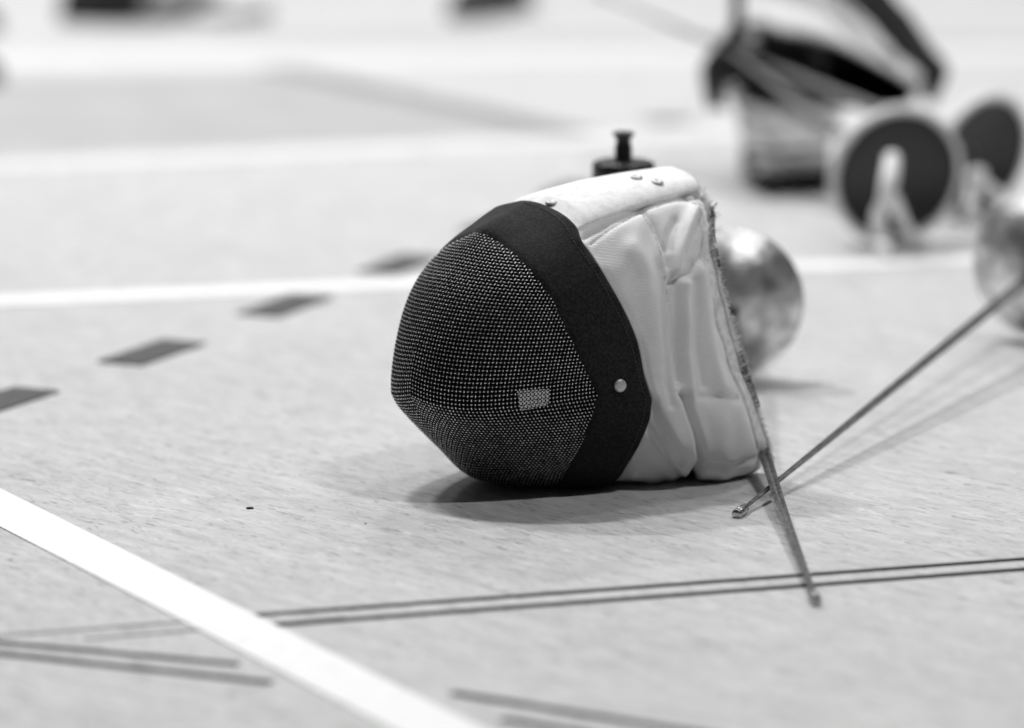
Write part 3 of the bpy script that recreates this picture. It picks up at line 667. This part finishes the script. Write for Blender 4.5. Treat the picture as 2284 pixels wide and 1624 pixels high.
# ---------------------------------------------------------------- shoes far behind
def shoe(label, heel, toe, up_m, so_m, group, hgt=.085, wd=.048):
    heel, toe = np.array(heel, float), np.array(toe, float); ax = toe - heel; Ln = np.linalg.norm(ax); ax /= Ln; sd = np.cross(Zv, ax)
    t = thing('shoe', label, 'shoe', tuple(heel * [1, 1, 0]), group)
    q = np.linspace(0, 1, 24); a = np.linspace(0, 2 * PI, 20, endpoint=False)
    wq = wd * (.62 + .38 * np.sin(q * PI * .9 + .1)**1 + .06 * np.sin(q * 7)) * np.clip(1.02 - (2 * np.abs(q - .5))**7, .18, 1)
    hq = np.interp(q, [0, .12, .33, .5, .75, .93, 1], [hgt * .8, hgt, hgt * .95, hgt * .72, hgt * .5, hgt * .38, hgt * .15])
    V = np.concatenate([heel + ax * Ln * x + sd[None] * (np.cos(a) * w)[:, None] + Zv[None] * (.012 + np.maximum(np.sin(a), -.05) * h)[:, None] for x, w, h in zip(q, wq, hq)])
    F = [tuple(f) for f in grid_faces(24, 20, True)] + [tuple(range(20)), tuple(range(23 * 20, 24 * 20))[::-1]]
    obj('upper', V, F, up_m, t)
    V = np.concatenate([[heel + ax * Ln * (x * 1.02 - .01) + sd * w * 1.06 * s + Zv * z for s, z in ((-1, .002), (1, .002), (1, .016), (-1, .016))] for x, w in zip(q, wq)])
    F = [tuple(f) for f in grid_faces(24, 4, True)] + [(0, 1, 2, 3), (95, 94, 93, 92)]
    obj('sole', V, F, so_m, t, False)
    mb = MB()
    for x in (.42, .5, .58, .66):
        h = np.interp(x, q, hq) + .013; w = np.interp(x, q, wq) * .55
        mb.add(*tube([heel + ax * Ln * x + sd * w * y + Zv * (h - .25 * h * y * y) for y in (-1, -.5, 0, .5, 1)], .0022, 6))
    mb.build('laces', M['grey_leather'], t)
    return t
gs = 'shoes far behind the mask'
def gq(x, y): return gp(x, y)
shoe('black shoe in the blurred upper left, toe to the left', gq(350, 50), gq(136, 44), M['black_leather'], M['black_leather'], gs, .15, .055)
shoe('grey shoe beside the black shoe in the blurred upper left', gq(480, 24), gq(325, 56), M['grey_leather'], M['sole'], gs, .085, .045)
shoe('pale grey shoe farther from the black shoe, its sole darker', gq(600, 40), gq(440, 52), M['pale_sole'], M['grey_leather'], gs, .035, .04)
shoe('dark grey shoe alone at the top edge above the bottle side of the mask', gq(1160, 14), gq(1022, 46), M['dark_grey'], M['sole'], gs, .10, .05)
shoe('dark shoe cut by the left edge, the upper one there', gq(-190, 60), gq(-10, 72), M['black_leather'], M['sole'], gs, .07)
shoe('dark shoe cut by the left edge, the lower one there', gq(-190, 175), gq(-8, 190), M['black_leather'], M['sole'], gs, .07)

# ---------------------------------------------------------------- crumbs of dirt
def crumb(x, y, r, label):
    p = gp(x, y); k = 12; mb = MB()
    rows = []
    for th in np.linspace(.15, PI / 2 + .3, 7):
        aa = np.arange(k) * 2 * PI / k; rr = r * math.sin(th) * (1 + .35 * rng.normal(0, 1, k)); rows.append(np.stack([p[0] + rr * np.cos(aa) * 1.6, p[1] + rr * np.sin(aa), np.maximum(.0001, r * .7 * math.cos(th) + .0006 + rr * 0)], 1))
    V = np.concatenate(rows); o = obj('crumb', V, [tuple(f) for f in grid_faces(7, k, True)] + [tuple(range(k))[::-1]], M['crumb'], None, False)
    o['label'] = label; o['category'] = 'crumb'; o['group'] = 'crumbs on the floor'
crumb(558, 1135, .0017, 'tiny dark crumb on the floor between the white line and the mask')
crumb(815, 1169, .0006, 'smallest dark speck on the floor in front of the mask')

# ---------------------------------------------------------------- light: hall lamps under the ceiling, fill lamps added at the rear, pale hall around
W = bpy.data.worlds.new('World'); S.world = W; W.use_nodes = True; nt = W.node_tree; bg = nt.nodes['Background']
tc = nt.nodes.new('ShaderNodeTexCoord'); sx = nt.nodes.new('ShaderNodeSeparateXYZ'); nt.links.new(tc.outputs['Generated'], sx.inputs[0])
def mr(v, a, b, c, d):
    r = nt.nodes.new('ShaderNodeMapRange'); r.interpolation_type = 'SMOOTHSTEP'
    for k, x in zip(('From Min', 'From Max', 'To Min', 'To Max'), (a, b, c, d)): r.inputs[k].default_value = x
    nt.links.new(v, r.inputs['Value']); return r.outputs['Result']
fy = mr(sx.outputs['Y'], -.5, .6, .15, .95); fz = mr(sx.outputs['Z'], .15, .6, 1.0, .6)
mu = nt.nodes.new('ShaderNodeMath'); mu.operation = 'MULTIPLY'; nt.links.new(fy, mu.inputs[0]); nt.links.new(fz, mu.inputs[1])
nt.links.new(mu.outputs[0], bg.inputs['Color']); bg.inputs['Strength'].default_value = .19
def lamp(x, y, z, sx_, sy_, power):
    l = bpy.data.lights.new('hall_and_fill_lamp', 'AREA'); l.shape = 'RECTANGLE'; l.size = sx_; l.size_y = sy_; l.energy = power; l.color = (1, 1, 1)
    o = bpy.data.objects.new('hall_and_fill_lamp', l); C.objects.link(o); o.location = (x, y, z); return o
LK = 1.80
for x, y, p in ((-2.5, 7.2, 370), (-1.0, 5.9, 290), (1.9, 6.6, 90), (2.6, 2.2, 190), (3.4, 9.2, 135), (-3.6, 10.0, 110), (.4, 11.5, 175), (-3, 14, 150), (3, 14, 150)):  # rear ones added as fill to brighten the far floor
    lamp(x, y, 5.5, .6, .2, p * .40 * LK)

# ---------------------------------------------------------------- camera
cam = bpy.data.cameras.new('camera'); co = bpy.data.objects.new('camera', cam); C.objects.link(co); S.camera = co
co.location = CAM; co.rotation_euler = (PI / 2 - PITCH, 0, 0)
cam.sensor_width = 36; cam.lens = FPX / 2284 * 36; cam.clip_end = 200; cam.clip_start = .05
cam.dof.use_dof = True; cam.dof.focus_distance = 3.46; cam.dof.aperture_fstop = 2.7
S.view_settings.view_transform = 'Standard'; S.view_settings.look = 'None'; S.view_settings.gamma = 1; S.view_settings.exposure = 0
S.view_settings.use_curve_mapping = False
S.render.engine = 'CYCLES'
S.cycles.use_denoising = True; S.cycles.use_adaptive_sampling = False
S.cycles.sample_clamp_direct = 2.5; S.cycles.sample_clamp_indirect = 2.0
S.cycles.max_bounces = 6
